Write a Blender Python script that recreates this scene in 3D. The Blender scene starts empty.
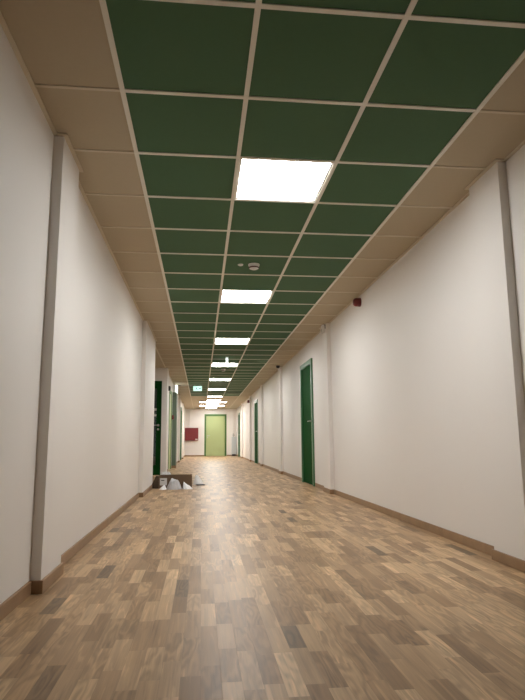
import bpy, bmesh, math, random
from mathutils import Vector, Matrix, noise
S = bpy.context.scene
COL = S.collection
random.seed(4)

# ------------------------------------------------------------------ view
S.view_settings.view_transform = 'Standard'
S.view_settings.look = 'None'
S.view_settings.gamma = 1.0
S.view_settings.use_curve_mapping = False
S.view_settings.exposure = 0.22

# ------------------------------------------------------------------ materials
def new_mat(name):
    m = bpy.data.materials.new(name); m.use_nodes = True
    nt = m.node_tree
    return m, nt, nt.nodes['Principled BSDF']

def paint(name, col, rough=0.6, metal=0.0, var=0.06, scale=6.0, bump=0.0, bscale=250.0, spec=0.5, coat=0.0):
    """painted / plastic surface with slight tonal variation and fine bump"""
    m, nt, b = new_mat(name)
    N, L = nt.nodes, nt.links
    tc = N.new('ShaderNodeTexCoord')
    n = N.new('ShaderNodeTexNoise'); n.inputs['Scale'].default_value = scale; n.inputs['Detail'].default_value = 4
    L.new(tc.outputs['Object'], n.inputs['Vector'])
    mx = N.new('ShaderNodeMix'); mx.data_type = 'RGBA'
    mx.inputs[6].default_value = (*[c * (1 - var) for c in col], 1)
    mx.inputs[7].default_value = (*[min(1, c * (1 + var)) for c in col], 1)
    L.new(n.outputs['Fac'], mx.inputs[0]); L.new(mx.outputs[2], b.inputs['Base Color'])
    b.inputs['Roughness'].default_value = rough; b.inputs['Metallic'].default_value = metal
    b.inputs['Specular IOR Level'].default_value = spec
    b.inputs['Coat Weight'].default_value = coat
    if bump > 0:
        n2 = N.new('ShaderNodeTexNoise'); n2.inputs['Scale'].default_value = bscale; n2.inputs['Detail'].default_value = 2
        L.new(tc.outputs['Object'], n2.inputs['Vector'])
        bp = N.new('ShaderNodeBump'); bp.inputs['Strength'].default_value = bump; bp.inputs['Distance'].default_value = 0.002
        L.new(n2.outputs['Fac'], bp.inputs['Height']); L.new(bp.outputs['Normal'], b.inputs['Normal'])
    return m

def glow(name, col, strength):
    m, nt, b = new_mat(name)
    b.inputs['Base Color'].default_value = (0.8, 0.8, 0.8, 1)
    b.inputs['Emission Color'].default_value = (*col, 1)
    b.inputs['Emission Strength'].default_value = strength
    return m

def wood_strip(name, ramp_cols, width, length, rough, grain_axis=1, spec=0.5, darken=1.0):
    """strip parquet: rows of narrow staves of random length and tone, running along Y"""
    m, nt, b = new_mat(name)
    N, L = nt.nodes, nt.links
    def mth(op, a, bb=None, c=None):
        n = N.new('ShaderNodeMath'); n.operation = op
        for i, v in enumerate((a, bb, c)):
            if v is None: continue
            if isinstance(v, (int, float)): n.inputs[i].default_value = v
            else: L.new(v, n.inputs[i])
        return n.outputs[0]
    tc = N.new('ShaderNodeTexCoord')
    sp = N.new('ShaderNodeSeparateXYZ'); L.new(tc.outputs['Object'], sp.inputs[0])
    X, Y, Z = sp.outputs
    xr = mth('DIVIDE', X, width)
    row = mth('FLOOR', xr)
    wn = N.new('ShaderNodeTexWhiteNoise'); wn.noise_dimensions = '1D'; L.new(row, wn.inputs['W'])
    w = mth('ADD', mth('ADD', mth('DIVIDE', Y, length), mth('MULTIPLY', wn.outputs['Value'], 29.0)), mth('MULTIPLY', row, 53.0))
    v = N.new('ShaderNodeTexVoronoi'); v.voronoi_dimensions = '1D'; v.feature = 'F1'
    v.inputs['Scale'].default_value = 1.0; v.inputs['Randomness'].default_value = 0.8
    L.new(w, v.inputs['W'])
    sc = N.new('ShaderNodeSeparateColor'); L.new(v.outputs['Color'], sc.inputs[0])
    r1, r2, r3 = sc.outputs
    ve = N.new('ShaderNodeTexVoronoi'); ve.voronoi_dimensions = '1D'; ve.feature = 'DISTANCE_TO_EDGE'
    ve.inputs['Scale'].default_value = 1.0; ve.inputs['Randomness'].default_value = 0.8
    L.new(w, ve.inputs['W'])
    # stave tone
    ramp = N.new('ShaderNodeValToRGB'); el = ramp.color_ramp.elements
    while len(el) < len(ramp_cols): el.new(0.5)
    for e, (p, c) in zip(el, ramp_cols): e.position = p; e.color = (*c, 1)
    L.new(r1, ramp.inputs['Fac'])
    # fine grain: long narrow noise, shifted per stave
    cmb = N.new('ShaderNodeCombineXYZ')
    L.new(mth('MULTIPLY', X, 80.0), cmb.inputs[0]); L.new(mth('MULTIPLY', Y, 2.2), cmb.inputs[1]); L.new(mth('MULTIPLY', r2, 90.0), cmb.inputs[2])
    g = N.new('ShaderNodeTexNoise'); g.inputs['Scale'].default_value = 1.0; g.inputs['Detail'].default_value = 5; g.inputs['Roughness'].default_value = 0.6
    g.inputs['Distortion'].default_value = 0.6
    L.new(cmb.outputs[0], g.inputs['Vector'])
    # broad figure: cathedral bands
    cm2 = N.new('ShaderNodeCombineXYZ')
    L.new(mth('MULTIPLY', X, 15.0), cm2.inputs[0]); L.new(mth('MULTIPLY', Y, 2.4), cm2.inputs[1]); L.new(mth('MULTIPLY', r3, 70.0), cm2.inputs[2])
    g2 = N.new('ShaderNodeTexNoise'); g2.inputs['Scale'].default_value = 1.0; g2.inputs['Detail'].default_value = 2
    L.new(cm2.outputs[0], g2.inputs['Vector'])
    rings = mth('SINE', mth('MULTIPLY', g2.outputs['Fac'], 46.0))
    fac = mth('ADD', mth('ADD', mth('MULTIPLY', mth('SUBTRACT', g.outputs['Fac'], 0.5), 0.8), mth('MULTIPLY', rings, mth('MULTIPLY', mth('GREATER_THAN', r3, 0.45), 0.15))),
              mth('MULTIPLY', mth('SUBTRACT', g2.outputs['Fac'], 0.5), 0.55))
    # pale sapwood and dark heartwood streaks along the staves
    cm3 = N.new('ShaderNodeCombineXYZ')
    L.new(mth('MULTIPLY', X, 42.0), cm3.inputs[0]); L.new(mth('MULTIPLY', Y, 2.6), cm3.inputs[1]); L.new(mth('MULTIPLY', r1, 83.0), cm3.inputs[2])
    g3 = N.new('ShaderNodeTexNoise'); g3.inputs['Scale'].default_value = 1.0; g3.inputs['Detail'].default_value = 3; g3.inputs['Distortion'].default_value = 0.8
    L.new(cm3.outputs[0], g3.inputs['Vector'])
    sap = mth('MINIMUM', mth('MAXIMUM', mth('MULTIPLY', mth('SUBTRACT', g3.outputs['Fac'], 0.60), 9.0), 0.0), 1.0)
    hrt = mth('MINIMUM', mth('MAXIMUM', mth('MULTIPLY', mth('SUBTRACT', 0.41, g3.outputs['Fac']), 8.0), 0.0), 1.0)
    fac = mth('ADD', fac, mth('SUBTRACT', mth('MULTIPLY', sap, 0.36), mth('MULTIPLY', hrt, 0.22)))
    val = mth('MULTIPLY', mth('ADD', 1.0, fac), darken)
    # thin joints
    fx = mth('FRACT', xr)
    ex = mth('MULTIPLY', mth('MINIMUM', fx, mth('SUBTRACT', 1.0, fx)), width)
    ey = mth('MULTIPLY', ve.outputs['Distance'], length)
    edge = mth('MINIMUM', ex, ey)
    joint = mth('SMOOTH_MIN', mth('MULTIPLY', edge, 900.0), 1.0, 0.1)
    joint = mth('MAXIMUM', mth('MINIMUM', joint, 1.0), 0.0)
    val = mth('MULTIPLY', val, mth('ADD', mth('MULTIPLY', joint, 0.22), 0.78))
    mix = N.new('ShaderNodeMix'); mix.data_type = 'RGBA'; mix.blend_type = 'MULTIPLY'; mix.inputs[0].default_value = 1.0
    L.new(ramp.outputs['Color'], mix.inputs[6])
    cv = N.new('ShaderNodeCombineColor')
    for i in range(3): L.new(val, cv.inputs[i])
    L.new(cv.outputs[0], mix.inputs[7])
    L.new(mix.outputs[2], b.inputs['Base Color'])
    L.new(mth('ADD', mth('MULTIPLY', g.outputs['Fac'], 0.16), rough - 0.08), b.inputs['Roughness'])
    b.inputs['Specular IOR Level'].default_value = spec
    bp = N.new('ShaderNodeBump'); bp.inputs['Strength'].default_value = 0.25; bp.inputs['Distance'].default_value = 0.0012
    L.new(mth('ADD', mth('MULTIPLY', g.outputs['Fac'], 0.5), joint), bp.inputs['Height'])
    L.new(bp.outputs['Normal'], b.inputs['Normal'])
    return m

OAK = [(0.0, (0.13, 0.086, 0.050)), (0.008, (0.18, 0.117, 0.064)), (0.018, (0.275, 0.168, 0.086)), (0.25, (0.34, 0.214, 0.112)),
       (0.55, (0.41, 0.266, 0.143)), (0.85, (0.49, 0.326, 0.180)), (1.0, (0.59, 0.408, 0.235))]
M = {}
M['floor'] = wood_strip('oak_strip_parquet', OAK, 0.0625, 0.31, 0.40, spec=0.27)
M['skirting'] = paint('oak_skirting', (0.30, 0.185, 0.10), 0.45, var=0.25, scale=9)
M['wall'] = paint('warm_white_wall_paint', (0.79, 0.765, 0.735), 0.55, var=0.015, scale=2.0, bump=0.25, bscale=320)
M['white_tile'] = paint('mineral_tile_white', (0.46, 0.395, 0.285), 0.85, var=0.03, scale=40, bump=0.2, bscale=400)
M['green_tile'] = paint('mineral_tile_green', (0.060, 0.136, 0.066), 0.85, var=0.04, scale=40, bump=0.2, bscale=400)
M['grid'] = paint('white_steel_grid', (0.78, 0.76, 0.69), 0.45, var=0.02)
M['grid_pale'] = paint('pale_steel_grid', (0.62, 0.56, 0.45), 0.6, var=0.02)
M['plenum'] = paint('grey_plenum', (0.25, 0.25, 0.25), 0.9)
M['diffuser'] = glow('led_diffuser', (1.0, 0.985, 0.96), 28.0)
M['diffuser_far'] = glow('led_diffuser_far', (1.0, 0.98, 0.95), 18.0)
M['white_plastic'] = paint('white_plastic', (0.72, 0.71, 0.68), 0.4, var=0.03)
M['grey_plastic'] = paint('grey_plastic', (0.42, 0.42, 0.40), 0.45)
M['black_plastic'] = paint('black_plastic', (0.015, 0.014, 0.013), 0.35)
M['red_plastic'] = paint('dark_red_plastic', (0.13, 0.008, 0.008), 0.35, coat=0.2)
M['red_metal'] = paint('red_enamelled_steel', (0.16, 0.009, 0.013), 0.4, var=0.04)
M['slot'] = paint('dark_red_slot', (0.10, 0.03, 0.03), 0.6)
M['door_dark'] = paint('dark_green_paint', (0.008, 0.062, 0.013), 0.6, var=0.06, scale=3, spec=0.02)
M['frame_green'] = paint('green_frame_paint', (0.06, 0.17, 0.085), 0.3, var=0.05, scale=3)
M['frame_mid'] = paint('mid_green_frame_paint', (0.10, 0.22, 0.06), 0.4, var=0.05, scale=3)
M['door_pale'] = paint('pale_green_door_laminate', (0.42, 0.50, 0.235), 0.5, var=0.04, scale=2)
M['casing'] = paint('grey_green_casing', (0.12, 0.17, 0.12), 0.5, var=0.04)
M['metal'] = paint('brushed_steel', (0.55, 0.55, 0.54), 0.3, metal=0.9, var=0.05, scale=30)
M['dark_metal'] = paint('dark_steel', (0.10, 0.10, 0.10), 0.4, metal=0.6)
M['radiator'] = paint('white_radiator_enamel', (0.60, 0.65, 0.66), 0.4, var=0.02)
M['card'] = paint('brown_corrugated_cardboard', (0.155, 0.098, 0.058), 0.8, var=0.10, scale=7)
M['card_dark'] = paint('dark_cardboard_inside', (0.085, 0.058, 0.038), 0.85, var=0.10, scale=7)
M['paper'] = paint('white_label_paper', (0.70, 0.69, 0.68), 0.7)
M['ink'] = paint('dark_ink', (0.05, 0.05, 0.05), 0.7)
M['bag_grey'] = paint('grey_white_polythene', (0.50, 0.50, 0.52), 0.3, var=0.12, scale=14)
M['bag_white'] = paint('white_polythene', (0.82, 0.82, 0.83), 0.35, var=0.06, scale=14)
M['sign_face'] = glow('lit_exit_face', (0.55, 1.0, 0.88), 1.15)
M['sign_green'] = paint('exit_pictogram_green', (0.0, 0.07, 0.035), 0.5)
M['sign_edge'] = glow('edge_lit_acrylic', (0.80, 1.0, 0.95), 1.6)
M['lamp_white'] = glow('emergency_lamp_white', (0.9, 1.0, 0.97), 2.2)

def glass_mat():
    m, nt, b = new_mat('dark_door_glass')
    b.inputs['Base Color'].default_value = (0.55, 0.62, 0.58, 1)
    b.inputs['Transmission Weight'].default_value = 1.0
    b.inputs['Roughness'].default_value = 0.03
    b.inputs['IOR'].default_value = 1.45
    return m
M['glass'] = glass_mat()
def acrylic_mat():
    m, nt, b = new_mat('clear_acrylic')
    b.inputs['Base Color'].default_value = (0.9, 0.97, 0.95, 1)
    b.inputs['Transmission Weight'].default_value = 0.9
    b.inputs['Roughness'].default_value = 0.08
    return m
M['acrylic'] = acrylic_mat()

# ------------------------------------------------------------------ mesh helpers
class MB:
    def __init__(self): self.bm = bmesh.new()
    def _merge(self, b2):
        me = bpy.data.meshes.new('tmp'); b2.to_mesh(me); b2.free(); self.bm.from_mesh(me); bpy.data.meshes.remove(me)
    def box(self, x0, x1, y0, y1, z0, z1, bev=0.0, mat=None):
        b = bmesh.new()
        bmesh.ops.create_cube(b, size=1.0)
        for v in b.verts:
            v.co = Vector(((x0 + x1) / 2 + v.co.x * abs(x1 - x0), (y0 + y1) / 2 + v.co.y * abs(y1 - y0), (z0 + z1) / 2 + v.co.z * abs(z1 - z0)))
        if bev > 0: bmesh.ops.bevel(b, geom=list(b.edges), offset=bev, segments=2, affect='EDGES', profile=0.5)
        if mat is not None: b.transform(mat)
        self._merge(b); return self
    def cyl(self, p0, p1, r0, r1=None, seg=20):
        r1 = r0 if r1 is None else r1
        p0, p1 = Vector(p0), Vector(p1); d = p1 - p0
        b = bmesh.new()
        bmesh.ops.create_cone(b, cap_ends=True, segments=seg, radius1=r0, radius2=r1, depth=d.length)
        b.transform(Matrix.Translation((p0 + p1) / 2) @ d.to_track_quat('Z', 'Y').to_matrix().to_4x4())
        self._merge(b); return self
    def lathe(self, prof, origin, axis=(0, 0, 1), seg=28):
        """prof: list of (radius, height along axis)"""
        q = Vector(axis).to_track_quat('Z', 'Y').to_matrix().to_4x4()
        T = Matrix.Translation(Vector(origin)) @ q
        b = bmesh.new(); rings = []
        for r, h in prof:
            rings.append([b.verts.new(T @ Vector((r * math.cos(2 * math.pi * k / seg), r * math.sin(2 * math.pi * k / seg), h))) for k in range(seg)])
        for a, c in zip(rings, rings[1:]):
            for k in range(seg): b.faces.new((a[k], a[(k + 1) % seg], c[(k + 1) % seg], c[k]))
        b.faces.new(rings[0][::-1]); b.faces.new(rings[-1])
        bmesh.ops.recalc_face_normals(b, faces=b.faces)
        self._merge(b); return self
    def tube(self, pts, r, seg=12):
        for a, c in zip(pts, pts[1:]): self.cyl(a, c, r, seg=seg)
        for p in pts[1:-1]:
            b = bmesh.new(); bmesh.ops.create_uvsphere(b, u_segments=seg, v_segments=8, radius=r); b.transform(Matrix.Translation(Vector(p))); self._merge(b)
        return self
    def poly(self, pts, thick, T):
        """flat polygon pts (x,z) given thickness along local y, placed by matrix T"""
        b = bmesh.new()
        f = [b.verts.new(T @ Vector((x, 0, z))) for x, z in pts]; g = [b.verts.new(T @ Vector((x, thick, z))) for x, z in pts]
        b.faces.new(f); b.faces.new(g[::-1]); n = len(pts)
        for k in range(n): b.faces.new((f[k], g[k], g[(k + 1) % n], f[(k + 1) % n]))
        bmesh.ops.recalc_face_normals(b, faces=b.faces)
        self._merge(b); return self
    def build(self, name, m, parent=None, smooth=False):
        me = bpy.data.meshes.new(name); self.bm.to_mesh(me); self.bm.free()
        me.materials.append(M[m] if isinstance(m, str) else m)
        o = bpy.data.objects.new(name, me); COL.objects.link(o)
        if parent is not None:
            o.parent = parent
            if parent.type == 'EMPTY' or parent.parent is not None or True:
                p = parent; T = Matrix.Identity(4)
                while p is not None: T = p.matrix_basis @ T; p = p.parent
                me.transform(T.inverted())
        if smooth:
            for p in me.polygons: p.use_smooth = True
            me.set_sharp_from_angle(angle=math.radians(38))
        return o

def tag(o, label, cat, group=None, kind=None):
    o['label'] = label; o['category'] = cat
    if group: o['group'] = group
    if kind: o['kind'] = kind
    return o
def thing(name, loc, label, cat, group=None, kind=None):
    o = bpy.data.objects.new(name, None); o.location = loc; o.empty_display_size = 0.1; COL.objects.link(o)
    return tag(o, label, cat, group, kind)
def struct(mb, name, m, label, cat, parent=None):
    return tag(mb.build(name, m, parent), label, cat, kind='structure')
def copy_tree(o, parent=None):
    c = o.copy(); COL.objects.link(c)
    if parent is not None: c.parent = parent
    for ch in list(o.children): copy_tree(ch, c)
    return c

# ------------------------------------------------------------------ dimensions
H = 2.40            # ceiling height
WX = 1.33           # half width between wall faces
PX = 1.277          # half width between pilaster faces
YB, YE = -2.0, 29.44
ROW0, CELL = 1.954, 0.6
T = 0.16            # wall thickness
G = 2               # alcove
AX, AY0, AY1 = -2.75, 9.47, 12.98

# ------------------------------------------------------------------ floor
mb = MB(); mb.box(AX - T, WX + T, YB - T, YE + T, -0.06, 0.0)
struct(mb, 'floor', 'floor', 'oak strip parquet floor running the length of the corridor', 'floor')

# ------------------------------------------------------------------ walls
doors_right = [(9.22, 10.22), (18.40, 19.40), (27.0, 28.0)]
DH = 2.05
def wall_run(mb, side, y0, y1, openings, dh=DH):
    a, b = (WX, WX + T) if side > 0 else (-WX - T, -WX)
    y = y0
    for o0, o1 in openings:
        mb.box(a, b, y, o0, 0, H + 0.06)
        mb.box(a, b, o0, o1, dh, H + 0.06)
        y = o1
    mb.box(a, b, y, y1, 0, H + 0.06)
def pil(mb, side, y0, y1, px=PX, z1=H):
    x = sorted((side * px, side * (WX + 0.03)))
    mb.box(x[0], x[1], y0, y1, 0, z1)
pil_R = [(-1.5, -1.1), (3.05, 3.42), (7.84, 8.26), (12.72, 13.12), (16.78, 17.22), (20.85, 21.3), (25.0, 25.5)]
pil_L = [(-1.5, -1.1), (3.0, 3.40), (7.86, AY0), (AY1, 13.42), (20.85, 21.3), (25.0, 25.5)]
mb = MB(); wall_run(mb, 1, YB, YE, doors_right)
for p in pil_R: pil(mb, 1, *p)
struct(mb, 'wall_right', 'wall', 'warm white corridor wall on the right with flat pilasters', 'wall')

door_L4 = (14.75, 16.0); door_L5 = (22.9, 23.9)
mb = MB(); wall_run(mb, -1, YB, AY0, []); wall_run(mb, -1, AY1 + T, YE, [door_L4, door_L5])
for p in pil_L: pil(mb, -1, *p)
# the lobby opening off the left side
mb.box(AX, -WX - T, AY0 - T, AY0, 0, H + 0.06)
mb.box(AX - T, AX, AY0 - T, AY1 + T, 0, H + 0.06)
GD = (-2.41, -1.400)           # glazed door opening in the lobby's far wall
mb.box(AX, GD[0], AY1, AY1 + T, 0, H + 0.06); mb.box(GD[0], GD[1], AY1, AY1 + T, 2.10, H + 0.06); mb.box(GD[1], -WX - 0.03, AY1, AY1 + T, 0, H + 0.06)
struct(mb, 'wall_left', 'wall', 'warm white corridor wall on the left with pilasters and a lobby opening', 'wall')

ED = (-0.285, 0.745)
mb = MB()
mb.box(-WX - T, ED[0], YE, YE + T, 0, H + 0.06); mb.box(ED[1], WX + T, YE, YE + T, 0, H + 0.06); mb.box(ED[0], ED[1], YE, YE + T, 2.08, H + 0.06)
struct(mb, 'wall_end', 'wall', 'white end wall around the pale green door', 'wall')
mb = MB(); mb.box(-WX - T, WX + T, YB - T, YB, 0, H + 0.06)  # unseen wall added close behind the camera, bounces light onto pilaster sides
struct(mb, 'wall_back_bounce', 'wall', 'unseen white wall added behind the viewer to bounce light', 'wall')

# skirting boards follow the pilasters
BH, BT = 0.062, 0.014
def skirting(side, pils, opens, y0, y1, extra=None):
    mb = MB(); ev = sorted([(a, b, 'p') for a, b in pils] + [(a, b, 'o') for a, b in opens])
    def seg(x, a, b):
        xs = sorted((side * x, side * (x - BT)))
        if b - a > 0.002: mb.box(xs[0], xs[1], a, b, 0, BH, bev=0.003)
    y = y0
    for a, b, k in ev:
        seg(WX, y, a - (0 if k == 'o' else BT * 0.5))
        if k == 'p':
            seg(PX, a - BT, b + BT)
            xs = sorted((side * (PX - BT * 0.5), side * WX))
            mb.box(xs[0], xs[1], a - BT, a, 0, BH, bev=0.003)
            mb.box(xs[0], xs[1], b, b + BT, 0, BH, bev=0.003)
        y = b + (0 if k == 'o' else BT * 0.5)
    seg(WX, y, y1)
    if extra: extra(mb)
    return mb
def fr(o, c=0.09): return (o[0] - c, o[1] + c)
struct(skirting(1, pil_R, [fr(o) for o in doors_right], YB, YE), 'baseboard_right', 'skirting', 'brown oak skirting board along the right wall', 'baseboard')
def lob(mb):
    mb.box(AX, AX + BT, AY0, AY1, 0, BH, bev=0.003)
    mb.box(AX + BT, -PX + 0.0, AY0, AY0 + BT, 0, BH, bev=0.003)
    mb.box(AX + BT, GD[0] - 0.06, AY1 - BT, AY1, 0, BH, bev=0.003)
CAS = (16.42, 17.0)
pl = [p for p in pil_L if abs(p[1] - AY0) > 0.01 and abs(p[0] - AY1) > 0.01]
mbs = skirting(-1, [p for p in pl if p[0] < AY0], [], YB, 7.86, None)
mbs.box(-PX, -PX + BT, 7.86 - BT, AY0 + BT, 0, BH, bev=0.003); mbs.box(-WX, -PX + BT, 7.86 - BT, 7.86, 0, BH, bev=0.003)
lob(mbs)
mbs.box(-PX, -PX + BT, AY1 - BT, 13.42 + BT, 0, BH, bev=0.003); mbs.box(GD[1] + 0.06, -PX + BT, AY1 - BT, AY1, 0, BH, bev=0.003)
def segl(a, b): mbs.box(-WX, -WX + BT, a, b, 0, BH, bev=0.003)
segl(13.42, door_L4[0] - 0.06); segl(door_L4[1] + 0.06, CAS[0]); segl(CAS[1], 20.85)
for a, b in ((20.85, 21.3), (25.0, 25.5)):
    mbs.box(-PX, -PX + BT, a - BT, b + BT, 0, BH, bev=0.003); mbs.box(-WX, -PX + BT, a - BT, a, 0, BH, bev=0.003)
segl(21.3, door_L5[0] - 0.06); segl(door_L5[1] + 0.06, 25.0); segl(25.5, YE)
struct(mbs, 'baseboard_left', 'skirting', 'brown oak skirting board along the left wall', 'baseboard')
mb = MB(); mb.box(-WX, ED[0] - 0.06, YE - BT, YE, 0, BH, bev=0.003); mb.box(ED[1] + 0.06, WX, YE - BT, YE, 0, BH, bev=0.003)
struct(mb, 'baseboard_end', 'skirting', 'brown oak skirting board on the end wall beside the pale green door', 'baseboard')

# grey-green boxed column on the left wall beyond the pale green side door
mb = MB(); mb.box(-WX - 0.02, -1.215, CAS[0], CAS[1], 0.0, 2.14, bev=0.004)
o = struct(mb, 'trim_1', 'casing', 'grey green boxed column on the left wall under the glowing emergency lamp', 'column')
mb = MB(); mb.box(-WX, -1.205, CAS[0] - 0.01, CAS[1] + 0.01, 0.0, 0.07); mb.build('plinth', 'skirting', o)

# ------------------------------------------------------------------ suspended ceiling
VMIN, VMAX = -6, 45
GREEN_END = 32
light_rows = {2: 's', 7: 's', 12: 's', 17: 's', 22: 's', 27: 's', 32: 's', 35: 's', 37: 'w', 39: 's', 41: 'w', 44: 's'}
mb = MB(); mb.box(AX - T, WX + T, YB - T, YE + T, H + 0.07, H + 0.12)
ceil = struct(mb, 'ceiling', 'plenum', 'suspended grid ceiling with a green tiled band between pale tiles', 'ceiling')
gt, bt, gr = MB(), MB(), MB()
ZT0, ZT1 = H + 0.006, H + 0.022
gap = 0.004
for v in range(VMIN - 1, VMAX + 2):
    y0, y1 = max(YB, ROW0 + CELL * v), min(YE, ROW0 + CELL * (v + 1))
    if y1 - y0 < 0.02: continue
    kind = light_rows.get(v)
    for s in (-1, 1):
        xs = sorted((s * 0.9, s * WX)); bt.box(xs[0] + gap, xs[1] - gap, y0 + gap, y1 - gap, ZT0, ZT1)
    cols = [(-0.9, -0.3), (-0.3, 0.3), (0.3, 0.9)]
    if kind == 's': cols = [cols[0], cols[2]]
    if kind == 'w': cols = [(-0.9, -0.6), (0.6, 0.9)]
    for a, b in cols:
        (gt if v < GREEN_END else bt).box(a + gap, b - gap, y0 + gap, y1 - gap, ZT0, ZT1)
# lobby ceiling
bt.box(AX, -WX, AY0, AY1, ZT0, ZT1)
gt.build('green_tile_field', 'green_tile', ceil)
bt.build('pale_tile_field', 'white_tile', ceil)
FW = 0.012          # half width of the T-bar flange
bg = MB(); YG = ROW0 + CELL * GREEN_END
for x in (-0.9, -0.3, 0.3, 0.9):
    gr.box(x - FW, x + FW, YB, YG + FW, H, H + 0.006)
    bg.box(x - 0.009, x + 0.009, YG + FW, YE, H, H + 0.006)
for v in range(VMIN - 1, VMAX + 2):
    y = ROW0 + CELL * v
    if YB < y < YE:
        if v <= GREEN_END: gr.box(-0.9, 0.9, y - FW, y + FW, H + 0.0006, H + 0.006)
        else: bg.box(-0.9, 0.9, y - 0.009, y + 0.009, H + 0.0006, H + 0.006)
        bg.box(-WX, -0.9, y - 0.009, y + 0.009, H + 0.0006, H + 0.006); bg.box(0.9, WX, y - 0.009, y + 0.009, H + 0.0006, H + 0.006)
gr.build('ceiling_grid', 'grid', ceil)
bg.build('pale_ceiling_grid', 'grid_pale', ceil)
# wall angle that follows the pilasters
ang = MB()
for s, pils in ((-1, pil_L), (1, pil_R)):
    runs = [(YB, AY0), (AY1, YE)] if s < 0 else [(YB, YE)]
    for a, b in runs:
        xs = sorted((s * WX, s * (WX - 0.022))); ang.box(xs[0], xs[1], a, b, H - 0.002, H + 0.004)
    for a, b in pils:
        xs = sorted((s * PX, s * (PX - 0.022))); ang.box(xs[0], xs[1], a - 0.022, b + 0.022, H - 0.0025, H + 0.004)
        for c in (a - 0.022, b):
            xs = sorted((s * WX, s * (PX - 0.022))); ang.box(xs[0], xs[1], c, c + 0.022, H - 0.002, H + 0.004)
ang.box(-WX, WX, YE - 0.022, YE, H - 0.002, H + 0.004)
ang.box(AX, -WX, AY1 - 0.022, AY1, H - 0.002, H + 0.004)
ang.box(-WX - 0.012, -WX + 0.012, AY0, AY1, H - 0.001, H + 0.005)
ang.build('wall_angle', 'grid_pale', ceil)

# ------------------------------------------------------------------ LED panels
def make_panel(w, label, group, dm='diffuser'):
    t = thing('ceiling_light', (0, 0, H), label, 'ceiling light', group)
    h = 0.288
    f = MB(); hx = w / 2 - 0.012
    for x0, x1, y0, y1 in ((-hx, hx, -h, -h + 0.014), (-hx, hx, h - 0.014, h), (-hx, -hx + 0.014, -h + 0.014, h - 0.014), (hx - 0.014, hx, -h + 0.014, h - 0.014)):
        f.box(x0, x1, y0, y1, H + 0.0065, H + 0.03)
    f.box(-hx, hx, -h, h, H + 0.03, H + 0.036)
    f.build('frame', 'white_plastic', t)
    d = MB(); d.box(-hx + 0.014, hx - 0.014, -h + 0.014, h - 0.014, H + 0.012, H + 0.02)
    d.build('diffuser', dm, t)
    return t
sq_labels = {2: 'square glowing LED ceiling panel nearest the viewer, in the green band',
 7: 'square glowing LED ceiling panel just beyond the nearest white smoke detector',
 12: 'square glowing LED ceiling panel just before the edge-lit hanging sign',
 17: 'square glowing LED ceiling panel just behind the edge-lit hanging sign',
 22: 'square glowing LED ceiling panel in the green band, just before the running man exit sign',
 27: 'last square glowing LED ceiling panel set in the green band, beyond the running man sign',
 32: 'square glowing LED panel where the pale far ceiling begins, beyond the green band',
 35: 'square glowing LED panel in the pale far ceiling, just before the nearer wide panel',
 39: 'square glowing LED panel between the two wide panels of the pale far ceiling',
 44: 'square glowing LED panel nearest the end wall, above the pale green door'}
w_labels = {37: 'wide glowing LED panel, the nearer of two across the pale far ceiling',
            41: 'wide glowing LED panel, the farther of two across the pale far ceiling'}
proto_s = proto_w = proto_f = None
for v, k in light_rows.items():
    lab = sq_labels.get(v) or w_labels[v]
    grp = 'square LED ceiling panels' if k == 's' else 'wide LED ceiling panels'
    if k == 's' and v >= GREEN_END:
        if proto_f is None: proto_f = make_panel(0.6, lab, grp, 'diffuser_far'); o = proto_f
        else: o = copy_tree(proto_f)
    elif k == 's':
        if proto_s is None: proto_s = make_panel(0.6, lab, grp); o = proto_s
        else: o = copy_tree(proto_s)
    else:
        if proto_w is None: proto_w = make_panel(1.2, lab, grp, 'diffuser_far'); o = proto_w
        else: o = copy_tree(proto_w)
    o['label'] = lab
    o.location = (0, ROW0 + CELL * (v + 0.5), H)

# ------------------------------------------------------------------ doors
def lever(base, along, normal, parent, m='metal'):
    b, a, n = Vector(base), Vector(along), Vector(normal)
    mb = MB()
    mb.cyl(b, b + n * 0.010, 0.026); mb.cyl(b + n * 0.008, b + n * 0.05, 0.010)
    mb.tube([b + n * 0.05, b + n * 0.055 + a * 0.03, b + n * 0.05 + a * 0.125], 0.009)
    mb.cyl(b + Vector((0, 0, -0.09)), b + Vector((0, 0, -0.09)) + n * 0.009, 0.024)
    return mb.build('handle', m, parent, smooth=True)

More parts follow.
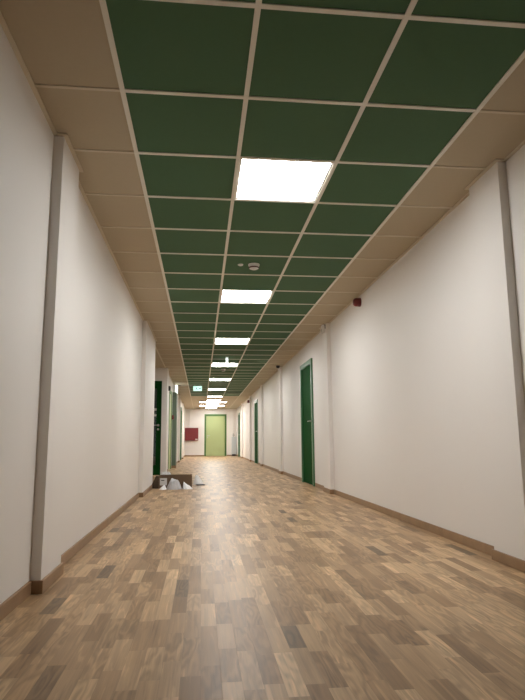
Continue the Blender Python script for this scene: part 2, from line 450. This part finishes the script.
def side_door(idx, side, o, hgt, leaf_m, frame_m, label, cas_w=0.07, proud=0.03, set_back=0.03, handle_near=True):
    y0, y1 = o
    d = thing('door_%d' % idx, (side * WX, (y0 + y1) / 2, 0), label, 'door', kind='structure')
    f = MB()
    xi, xo = WX - proud, WX + T
    def bx(xa, xb, ya, yb, za, zb, bev=0.003):
        xs = sorted((side * xa, side * xb)); f.box(xs[0], xs[1], ya, yb, za, zb, bev=bev)
    # lining
    bx(xi, xo, y0 + 0.001, y0 + 0.035, 0, hgt - 0.001); bx(xi, xo, y1 - 0.035, y1 - 0.001, 0, hgt - 0.001); bx(xi, xo, y0 + 0.035, y1 - 0.035, hgt - 0.04, hgt - 0.001)
    # casing on the wall face
    bx(xi, WX - 0.0005, y0 - cas_w, y0 + 0.001, 0, hgt + cas_w); bx(xi, WX - 0.0005, y1 - 0.001, y1 + cas_w, 0, hgt + cas_w); bx(xi, WX - 0.0005, y0 + 0.001, y1 - 0.001, hgt - 0.001, hgt + cas_w)
    f.build('door_frame', frame_m, d)
    l = MB(); xs = sorted((side * (WX + set_back), side * (WX + set_back + 0.045)))
    l.box(xs[0], xs[1], y0 + 0.037, y1 - 0.037, 0.006, hgt - 0.043, bev=0.003)
    leaf = l.build('door_leaf', leaf_m, d)
    hy = (y0 + 0.10) if handle_near else (y1 - 0.10)
    lever((side * (WX + set_back), hy, 1.05), (0, 1 if handle_near else -1, 0), (-side, 0, 0), leaf)
    return d
side_door(1, 1, doors_right[0], DH, 'door_dark', 'frame_green', 'dark green door in the right wall, nearest on that side', cas_w=0.04, proud=0.028, set_back=0.0)
side_door(2, 1, doors_right[1], DH, 'door_dark', 'frame_green', 'dark green door in the right wall, middle one beside the small red beacon', cas_w=0.035, proud=0.02, set_back=0.0)
side_door(3, 1, doors_right[2], DH, 'door_dark', 'frame_green', 'dark green door in the right wall, farthest, beside the white radiator', cas_w=0.035, proud=0.02, set_back=0.0)
side_door(4, -1, door_L4, DH, 'door_pale', 'frame_mid', 'pale green door in the left wall just past the lobby', cas_w=0.045, proud=0.012, set_back=0.004)
side_door(5, -1, door_L5, DH, 'door_pale', 'frame_green', 'green framed door in the left wall near the red hose cabinet', cas_w=0.06, proud=0.03, set_back=0.01)

# pale green end door
d = thing('door_6', ((ED[0] + ED[1]) / 2, YE, 0), 'pale green door with mid green frame at the corridor end', 'door', kind='structure')
f = MB(); ex0, ex1 = ED
f.box(ex0 + 0.001, ex0 + 0.035, YE - 0.025, YE + T, 0, 2.079, bev=0.003); f.box(ex1 - 0.035, ex1 - 0.001, YE - 0.025, YE + T, 0, 2.079, bev=0.003)
f.box(ex0 + 0.035, ex1 - 0.035, YE - 0.025, YE + T, 2.03, 2.079, bev=0.003)
f.box(ex0 - 0.05, ex0 + 0.02, YE - 0.025, YE - 0.0005, 0, 2.13, bev=0.003); f.box(ex1 - 0.02, ex1 + 0.05, YE - 0.025, YE - 0.0005, 0, 2.13, bev=0.003)
f.box(ex0 + 0.02, ex1 - 0.02, YE - 0.025, YE - 0.0005, 2.06, 2.13, bev=0.003)
f.build('door_frame', 'frame_mid', d)
l = MB(); l.box(ex0 + 0.037, ex1 - 0.037, YE + 0.012, YE + 0.057, 0.006, 2.027, bev=0.003)
leaf = l.build('door_leaf', 'door_pale', d)
lever((ex0 + 0.11, YE + 0.012, 1.03), (1, 0, 0), (0, -1, 0), leaf)
h = MB()
for z in (0.25, 1.8): h.cyl((ex1 - 0.037, YE + 0.008, z), (ex1 - 0.037, YE + 0.008, z + 0.1), 0.008, seg=12)
h.build('hinge', 'metal', leaf)

# glazed lobby door
gx0, gx1 = GD
d = thing('door_7', ((gx0 + gx1) / 2, AY1, 0), 'dark green glazed door with white stripes in the left lobby', 'door', kind='structure')
f = MB()
f.box(gx0 + 0.001, gx0 + 0.020, AY1 - 0.015, AY1 + T, 0, 2.099, bev=0.003); f.box(gx1 - 0.020, gx1 - 0.001, AY1 - 0.015, AY1 + T, 0, 2.099, bev=0.003); f.box(gx0 + 0.020, gx1 - 0.020, AY1 - 0.015, AY1 + T, 2.05, 2.099, bev=0.003)
f.build('door_frame', 'door_dark', d)
l = MB(); a, b_ = gx0 + 0.022, gx1 - 0.022; ya, yb = AY1 + 0.01, AY1 + 0.055
l.box(a, a + 0.12, ya, yb, 0.006, 2.047, bev=0.003); l.box(b_ - 0.088, b_, ya, yb, 0.006, 2.047, bev=0.003)
l.box(a + 0.12, b_ - 0.088, ya, yb, 0.006, 0.22, bev=0.003); l.box(a + 0.12, b_ - 0.088, ya, yb, 1.93, 2.047, bev=0.003)
leaf = l.build('door_leaf', 'door_dark', d)
g = MB(); g.box(a + 0.115, b_ - 0.083, ya + 0.018, ya + 0.026, 0.215, 1.935); pane = g.build('glass_pane', 'glass', leaf)
for z in (1.43, 1.30):
    s_ = MB(); s_.box(a + 0.12, b_ - 0.089, ya + 0.014, ya + 0.0175, z, z + 0.05)
    s_.build('white_stripe', 'paper', leaf)
lever((b_ - 0.045, ya, 1.10), (-1, 0, 0), (0, -1, 0), leaf)

# ------------------------------------------------------------------ ceiling and wall devices
def smoke_detector(loc, label, r=0.055):
    x, y = loc
    t = thing('smoke_detector', (x, y, H), label, 'smoke detector', 'white smoke detectors on the ceiling')
    MB().lathe([(r, 0.0), (r, -0.012), (r * 0.94, -0.016)], (x, y, H + 0.006)).build('mounting_base', 'white_plastic', t, smooth=True)
    MB().lathe([(r * 0.86, -0.0), (r * 0.86, -0.012), (r * 0.78, -0.026), (r * 0.5, -0.034), (r * 0.2, -0.036)], (x, y, H - 0.010)).build('sensor_head', 'white_plastic', t, smooth=True)
    s = MB()
    for k in range(12):
        a0 = 2 * math.pi * k / 12
        s.box(-0.012, 0.012, -0.0015, 0.0015, -0.006, 0.006, mat=Matrix.Translation((x + r * 0.83 * math.cos(a0), y + r * 0.83 * math.sin(a0), H - 0.028)) @ Matrix.Rotation(a0 + math.pi / 2, 4, 'Z'))
    s.build('vent_slots', 'slot', t)
    return t
smoke_detector((-0.015, 5.22), 'white round smoke detector in the green ceiling, before the second light')
smoke_detector((0.0, 13.2), 'white round smoke detector in the green ceiling behind the edge-lit hanging sign')
mb = MB(); mb.lathe([(0.026, 0), (0.026, -0.006), (0.018, -0.012), (0.006, -0.014)], (-0.144, 5.23, H + 0.006))
tag(mb.build('indicator_lamp', 'white_plastic', smooth=True), 'tiny white round indicator on the green tile left of the smoke detector', 'indicator')

# edge-lit hanging sign (panel seen end-on) with cross plate
t = thing('hanging_sign', (0.0, 11.4, H), 'edge-lit clear hanging sign below the green ceiling with bright vertical bar', 'sign')
MB().box(-0.03, 0.03, 11.22, 11.52, H - 0.012, H + 0.006, bev=0.003).build('ceiling_bracket', 'white_plastic', t)
MB().box(-0.016, 0.022, 11.27, 11.47, H - 0.145, H - 0.012, bev=0.002).build('lit_panel', 'sign_edge', t)
MB().box(-0.19, 0.19, 11.36, 11.38, H - 0.150, H - 0.122, bev=0.002).build('cross_plate', 'acrylic', t)
tk = MB()
for k in range(9):
    x = -0.17 + k * 0.042
    if abs(x - 0.003) > 0.03: tk.box(x - 0.010, x + 0.010, 11.352, 11.36, H - 0.148, H - 0.130 + 0.012 * (k % 2), bev=0.001)
tk.box(-0.185, 0.185, 11.354, 11.36, H - 0.150, H - 0.146)
tk.build('plate_clips', 'grey_plastic', t)

# running man exit sign hung from the ceiling on the left
SX0, SX1, SZ0, SZ1, SY = -0.755, -0.49, 2.225, 2.375, 17.0
t = thing('exit_sign', ((SX0 + SX1) / 2, SY, H), 'pale glowing exit sign with running man hanging under the green ceiling', 'exit sign')
MB().box(SX0, SX1, SY, SY + 0.03, SZ0, SZ1, bev=0.004).build('sign_housing', 'white_plastic', t)
face = MB().box(SX0 + 0.008, SX1 - 0.008, SY - 0.004, SY, SZ0 + 0.008, SZ1 - 0.008).build('lit_face', 'sign_face', t)
p = MB(); TT = Matrix.Translation((SX0, SY - 0.0065, SZ0 - 0.013)) @ Matrix.Diagonal((1.0, 1.0, 1.16, 1.0))
p.poly([(0.030, 0.030), (0.030, 0.118), (0.038, 0.118), (0.038, 0.030)], 0.002, TT)          # doorway
p.poly([(0.030, 0.112), (0.030, 0.122), (0.085, 0.122), (0.085, 0.112)], 0.002, TT)
cx, cz = 0.112, 0.112
p.poly([(cx + 0.010 * math.cos(k * math.pi / 6), cz + 0.010 * math.sin(k * math.pi / 6)) for k in range(12)], 0.002, TT)  # head
p.poly([(0.092, 0.098), (0.112, 0.100), (0.118, 0.068), (0.098, 0.064)], 0.002, TT)          # body
p.poly([(0.100, 0.068), (0.112, 0.066), (0.092, 0.046), (0.074, 0.034), (0.068, 0.042), (0.084, 0.052)], 0.002, TT)
p.poly([(0.108, 0.068), (0.120, 0.066), (0.132, 0.050), (0.150, 0.044), (0.148, 0.034), (0.124, 0.040)], 0.002, TT)
p.poly([(0.094, 0.098), (0.098, 0.088), (0.076, 0.080), (0.070, 0.088)], 0.002, TT)
p.poly([(0.112, 0.098), (0.130, 0.082), (0.144, 0.086), (0.142, 0.094), (0.130, 0.092), (0.114, 0.106)], 0.002, TT)
p.poly([(0.172, 0.075), (0.200, 0.103), (0.200, 0.086), (0.236, 0.086), (0.236, 0.064), (0.200, 0.064), (0.200, 0.047)], 0.002, TT)   # arrow
p.build('pictogram', 'sign_green', face)
for hx in (SX0 + 0.05, SX1 - 0.065):
    MB().box(hx, hx + 0.015, SY + 0.008, SY + 0.022, SZ1, H + 0.006).build('hanger', 'white_plastic', t)
# bracket arm reaching from the wall
mb = MB(); mb.box(-1.33, -0.76, SY + 0.004, SY + 0.022, H - 0.024, H - 0.012); ar = mb.build('bracket_arm', 'grey_plastic', t)
MB().box(-1.33, -1.13, SY, SY + 0.026, H - 0.028, H - 0.006, bev=0.002).build('arm_sleeve', 'dark_metal', ar)

# emergency lamp above the boxed column
t = thing('emergency_lamp', (-1.25, 16.7, 2.14), 'slim glowing white emergency lamp on top of the grey green column', 'emergency lamp')
MB().box(-1.33, -1.255, 16.5, 16.9, 2.14, 2.36, bev=0.004).build('lamp_housing', 'white_plastic', t)
MB().box(-1.255, -1.205, 16.49, 16.91, 2.145, 2.355, bev=0.006).build('lamp_diffuser', 'lamp_white', t)

# red sounder on the right wall
t = thing('fire_sounder', (WX, 6.27, 2.32), 'dark red fire alarm beacon on the right wall just below the ceiling', 'fire alarm')
MB().lathe([(0.052, 0.0), (0.052, 0.022), (0.048, 0.026)], (WX, 6.27, 2.318), (-1, 0, 0)).build('mounting_base', 'red_plastic', t, smooth=True)
MB().lathe([(0.050, 0.026), (0.050, 0.050), (0.044, 0.070), (0.030, 0.082), (0.010, 0.086)], (WX, 6.27, 2.318), (-1, 0, 0)).build('beacon_dome', 'red_plastic', t, smooth=True)
# second, farther red device
t = thing('fire_sounder', (PX, 20.9, 2.19), 'small dark red alarm beacon high on the right pilaster beyond the middle green door', 'fire alarm')
MB().lathe([(0.06, 0.0), (0.06, 0.03), (0.055, 0.034)], (PX, 21.05, 2.19), (-1, 0, 0)).build('mounting_base', 'red_plastic', t, smooth=True)
MB().lathe([(0.056, 0.034), (0.056, 0.06), (0.04, 0.08), (0.01, 0.086)], (PX, 21.05, 2.19), (-1, 0, 0)).build('beacon_dome', 'red_plastic', t, smooth=True)
# motion detector at the top of the right pilaster
t = thing('motion_detector', (PX, 7.95, 2.33), 'white motion detector at the top of the right pilaster past the red beacon', 'motion detector')
MB().box(PX - 0.012, PX, 7.90, 7.98, 2.335, 2.392, bev=0.003).build('wall_bracket', 'dark_metal', t)
MB().box(PX - 0.055, PX - 0.008, 7.90, 7.97, 2.268, 2.385, bev=0.010).build('sensor_body', 'white_plastic', t, smooth=True)
MB().box(PX - 0.060, PX - 0.054, 7.912, 7.958, 2.29, 2.33, bev=0.0025).build('sensor_lens', 'grey_plastic', t)
# black dome
t = thing('dome_camera', (1.215, 12.64, H), 'small black dome camera under the pale ceiling edge before a right pilaster', 'camera')
MB().lathe([(0.045, 0.0), (0.045, -0.014), (0.042, -0.018)], (1.20, 12.5, H)).build('mounting_ring', 'dark_metal', t, smooth=True)
MB().lathe([(0.04, -0.018), (0.038, -0.034), (0.028, -0.05), (0.010, -0.056)], (1.20, 12.5, H)).build('dome_cover', 'black_plastic', t, smooth=True)
# devices around the pale green side door
t = thing('junction_box', (-WX, 14.3, 2.06), 'small black box high on the left wall beside the pale green side door', 'junction box')
MB().box(-WX, -WX + 0.05, 14.28, 14.42, 2.0, 2.11, bev=0.004).build('box_body', 'black_plastic', t)
MB().box(-WX + 0.05, -WX + 0.056, 14.30, 14.40, 2.02, 2.09, bev=0.002).build('box_cover', 'dark_metal', t)
t = thing('fire_call_point', (-WX, 16.2, 1.40), 'red fire alarm call point on the left wall beside the grey green column', 'call point')
MB().box(-WX, -WX + 0.06, 16.12, 16.24, 1.35, 1.47, bev=0.006).build('call_point_housing', 'red_metal', t)
MB().box(-WX + 0.06, -WX + 0.064, 16.145, 16.215, 1.385, 1.435, bev=0.0015).build('press_plate', 'ink', t)

# red fire hose cabinet on the end wall
t = thing('hose_cabinet', (-0.98, YE, 0.78), 'red steel fire hose cabinet on the end wall left of the pale door', 'fire hose cabinet')
cx0, cx1, cz0, cz1 = -1.318, -0.645, 0.79, 1.43
MB().box(cx0, cx1, YE - 0.20, YE, cz0, cz1, bev=0.006).build('cabinet_body', 'red_metal', t)
cd = MB().box(cx0 + 0.012, cx1 - 0.012, YE - 0.216, YE - 0.20, cz0 + 0.012, cz1 - 0.012, bev=0.004).build('cabinet_door', 'red_metal', t)
MB().box(cx1 - 0.15, cx1 - 0.03, YE - 0.222, YE - 0.216, cz0 + 0.04, cz0 + 0.085, bev=0.002).build('pale_sticker', 'paper', cd)
MB().cyl((cx1 - 0.05, YE - 0.232, (cz0 + cz1) / 2 + 0.02), (cx1 - 0.05, YE - 0.216, (cz0 + cz1) / 2 + 0.02), 0.016).build('cabinet_lock', 'red_plastic', cd, smooth=True)
mb = MB(); mb.cyl((-1.09, YE - 0.022, cz1), (-1.09, YE - 0.022, H + 0.005), 0.017, seg=14)
for z in (1.75, 2.15): mb.box(-1.115, -1.065, YE - 0.03, YE, z, z + 0.02)
tag(mb.build('water_pipe', 'wall', smooth=True), 'thin white painted pipe rising from the red hose cabinet to the ceiling', 'pipe')

# white radiator in the far right corner
t = thing('radiator', (1.17, YE, 0.0), 'tall narrow white radiator in the far right corner of the end wall', 'radiator')
rx0, rx1 = 1.055, 1.285
r = MB()
for k in range(14): r.box(rx0, rx1, YE - 0.10, YE - 0.075, 0.09 + k * 0.063, 0.09 + k * 0.063 + 0.052, bev=0.006)
r.build('radiator_fins', 'radiator', t)
MB().box(rx0 + 0.01, rx0 + 0.05, YE - 0.075, YE - 0.03, 0.09, 0.97).build('header_tube', 'radiator', t)
MB().box(rx1 - 0.05, rx1 - 0.01, YE - 0.075, YE - 0.03, 0.09, 0.97).build('header_tube', 'radiator', t)
MB().box(rx0 + 0.02, rx1 - 0.02, YE - 0.11, YE, 0.0, 0.09, bev=0.004).build('foot_plinth', 'black_plastic', t)
vv = MB(); vv.cyl((rx0 + 0.09, YE - 0.06, 0.97), (rx0 + 0.09, YE - 0.06, 1.05), 0.018, seg=14); vv.cyl((rx0 + 0.05, YE - 0.06, 1.05), (rx0 + 0.18, YE - 0.06, 1.05), 0.022, seg=14); vv.cyl((rx0 + 0.09, YE - 0.06, 1.06), (rx0 + 0.09, YE - 0.06, 1.14), 0.028, seg=14)
vv.build('valve', 'metal', t, smooth=True)
MB().box(rx0 + 0.02, rx0 + 0.05, YE - 0.03, YE, 0.5, 0.54).build('wall_bracket', 'radiator', t)
mb = MB(); mb.cyl((rx0 + 0.09, YE - 0.06, 1.14), (rx0 + 0.09, YE - 0.06, H + 0.005), 0.013, seg=12)
for z in (1.6, 2.1): mb.box(rx0 + 0.08, rx0 + 0.10, YE - 0.06, YE, z, z + 0.02)
tag(mb.build('riser_pipe', 'wall', smooth=True), 'thin pale riser pipe from the radiator valve up to the ceiling', 'pipe')

# ------------------------------------------------------------------ cardboard box and packaging
BX0, BX1, BY0, BY1, BZ = -1.165, -0.645, 9.26, 9.60, 0.195
t = thing('cardboard_box', ((BX0 + BX1) / 2, (BY0 + BY1) / 2, 0), 'open brown cardboard box on the floor by the left pilaster', 'box')
c = MB(); th = 0.006
c.box(BX0, BX1, BY0, BY0 + th, 0, BZ); c.box(BX0, BX1, BY1 - th, BY1, 0, BZ); c.box(BX0, BX0 + th, BY0 + th, BY1 - th, 0, BZ); c.box(BX1 - th, BX1, BY0 + th, BY1 - th, 0, BZ); c.box(BX0 + th, BX1 - th, BY0 + th, BY1 - th, 0, th)
c.build('box_body', 'card', t)
# flaps: one hangs off the left side, one stands at the back
fl = MB(); fl.poly([(0, 0.0), (0, 0.188), (0.045, 0.192), (0.085, 0.12), (0.118, 0.05), (0.118, 0.0)], 0.005, Matrix.Translation((BX0, BY0 + 0.004, 0)) @ Matrix.Rotation(math.radians(158), 4, 'Z'))
fl.build('box_flap', 'card_dark', t)
fl = MB(); fl.box(BX0 + 0.01, BX1 - 0.01, 0, 0.15, -0.003, 0.003, mat=Matrix.Translation((0, BY1, BZ - 0.004)) @ Matrix.Rotation(math.radians(-50), 4, 'X'))
fl.build('box_flap', 'card_dark', t)
lb = MB().box(BX0 + 0.02, BX0 + 0.13, BY0 - 0.0015, BY0, 0.05, 0.16).build('shipping_label', 'paper', t)
MB().box(BX0 + 0.04, BX0 + 0.09, BY0 - 0.0025, BY0 - 0.0015, 0.118, 0.132).build('label_bar', 'ink', lb)

def heap(name, m, c, rx, ry, h, peak, seed, label, cat, rough=0.35, power=1.2):
    '''a slumped piece of thin plastic: irregular outline on its base, crumpled ridges, off-centre peak'''
    NR, NA = 22, 72
    off = Vector((seed * 7.3, seed * 3.1, seed * 1.7)); b = bmesh.new(); rings = []
    def pt(r, k):
        a = 2 * math.pi * k / NA
        e = 1 + 0.16 * noise.noise(Vector((math.cos(a) * 1.7, math.sin(a) * 1.7, seed))) + 0.06 * noise.noise(Vector((math.cos(a) * 6, math.sin(a) * 6, seed)))
        e = min(e, 1.06)
        x, y = math.cos(a) * rx * e, math.sin(a) * ry * e
        x, y = peak[0] * (1 - r) + x * r, peak[1] * (1 - r) + y * r
        q = Vector((x * 14, y * 14, 0)) + off
        rid = (1 - 2 * abs(noise.noise(q))) * 0.6 + (1 - 2 * abs(noise.noise(q * 2.6))) * 0.3
        z = h * ((1 - r ** power) * (1 + rough * 0.5 * rid) + rough * 0.28 * (1 - r) * r * 4 * rid)
        return Vector((x, y, max(0.003, z) if r < 1 else 0.0))
    top = b.verts.new(pt(0.0, 0))
    for i in range(1, NR + 1): rings.append([b.verts.new(pt(i / NR, k)) for k in range(NA)])
    for k in range(NA): b.faces.new((top, rings[0][k], rings[0][(k + 1) % NA]))
    for p, q in zip(rings, rings[1:]):
        for k in range(NA): b.faces.new((p[k], q[k], q[(k + 1) % NA], p[(k + 1) % NA]))
    b.faces.new(rings[-1][::-1])
    bmesh.ops.recalc_face_normals(b, faces=b.faces)
    me = bpy.data.meshes.new(name); b.to_mesh(me); b.free(); me.materials.append(M[m])
    for p in me.polygons: p.use_smooth = True
    me.set_sharp_from_angle(angle=math.radians(35))
    o = bpy.data.objects.new(name, me); COL.objects.link(o); o.location = c
    return tag(o, label, cat)
heap('plastic_bag', 'bag_grey', (-0.915, 9.12, 0.0), 0.115, 0.12, 0.155, (-0.005, 0.03), 2, 'crumpled grey white plastic bag heaped against the front of the cardboard box', 'plastic bag', power=1.9)
heap('plastic_sheet', 'bag_white', (-0.708, 9.14, 0.0), 0.080, 0.10, 0.10, (-0.062, 0.03), 5, 'low white plastic sheet sloping to the floor right of the grey bag', 'plastic sheet', power=0.95)
heap('plastic_sheet', 'bag_white', (-1.088, 9.12, 0.0), 0.055, 0.11, 0.06, (0.02, 0.03), 9, 'low white plastic scrap on the floor left of the grey bag', 'plastic sheet')
heap('plastic_sheet', 'bag_white', (-1.08, 9.90, 0.0), 0.14, 0.15, 0.15, (-0.04, 0.0), 12, 'white plastic wrap heaped behind the cardboard box, showing above its edge', 'plastic sheet', rough=0.9, power=3.6)
heap('plastic_bag', 'bag_white', (-0.545, 10.02, 0.0), 0.085, 0.09, 0.135, (-0.03, 0.0), 15, 'small white plastic bag on the floor behind the right end of the box', 'plastic bag', power=1.8)
mb = MB(); mb.box(-0.06, 0.075, -0.05, 0.05, 0.0, 0.014, bev=0.003, mat=Matrix.Translation((-0.515, 9.82, 0)) @ Matrix.Rotation(0.3, 4, 'Z'))
mb.box(-0.05, 0.065, -0.04, 0.04, 0.014, 0.02, bev=0.002, mat=Matrix.Translation((-0.515, 9.82, 0)) @ Matrix.Rotation(0.3, 4, 'Z'))
tag(mb.build('foam_pad', 'black_plastic'), 'flat black pad on the floor in front of the white bag', 'pad')

# ------------------------------------------------------------------ world and camera
w = bpy.data.worlds.new('dim_surroundings'); S.world = w; w.use_nodes = True
w.node_tree.nodes['Background'].inputs[0].default_value = (0.03, 0.035, 0.035, 1)
w.node_tree.nodes['Background'].inputs[1].default_value = 1.0

cam = bpy.data.cameras.new('camera'); co = bpy.data.objects.new('camera', cam); COL.objects.link(co)
cam.sensor_fit = 'VERTICAL'; cam.sensor_height = 24.0; cam.lens = 564.81 / 700 * 24.0
cam.clip_start = 0.02; cam.clip_end = 200
yaw, pit, rol = 0.1084, 0.1605, -0.0078
F = Vector((math.sin(yaw) * math.cos(pit), math.cos(yaw) * math.cos(pit), math.sin(pit)))
R0 = Vector((math.cos(yaw), -math.sin(yaw), 0)); U0 = R0.cross(F)
R = R0 * math.cos(rol) + U0 * math.sin(rol); U = -R0 * math.sin(rol) + U0 * math.cos(rol)
m3 = Matrix((R, U, -F)).transposed()
co.matrix_world = Matrix.Translation((-0.5063, 0.0, 0.7214)) @ m3.to_4x4()
S.camera = co
S.cycles.use_denoising = True
S.cycles.max_bounces = 12
S.cycles.diffuse_bounces = 8
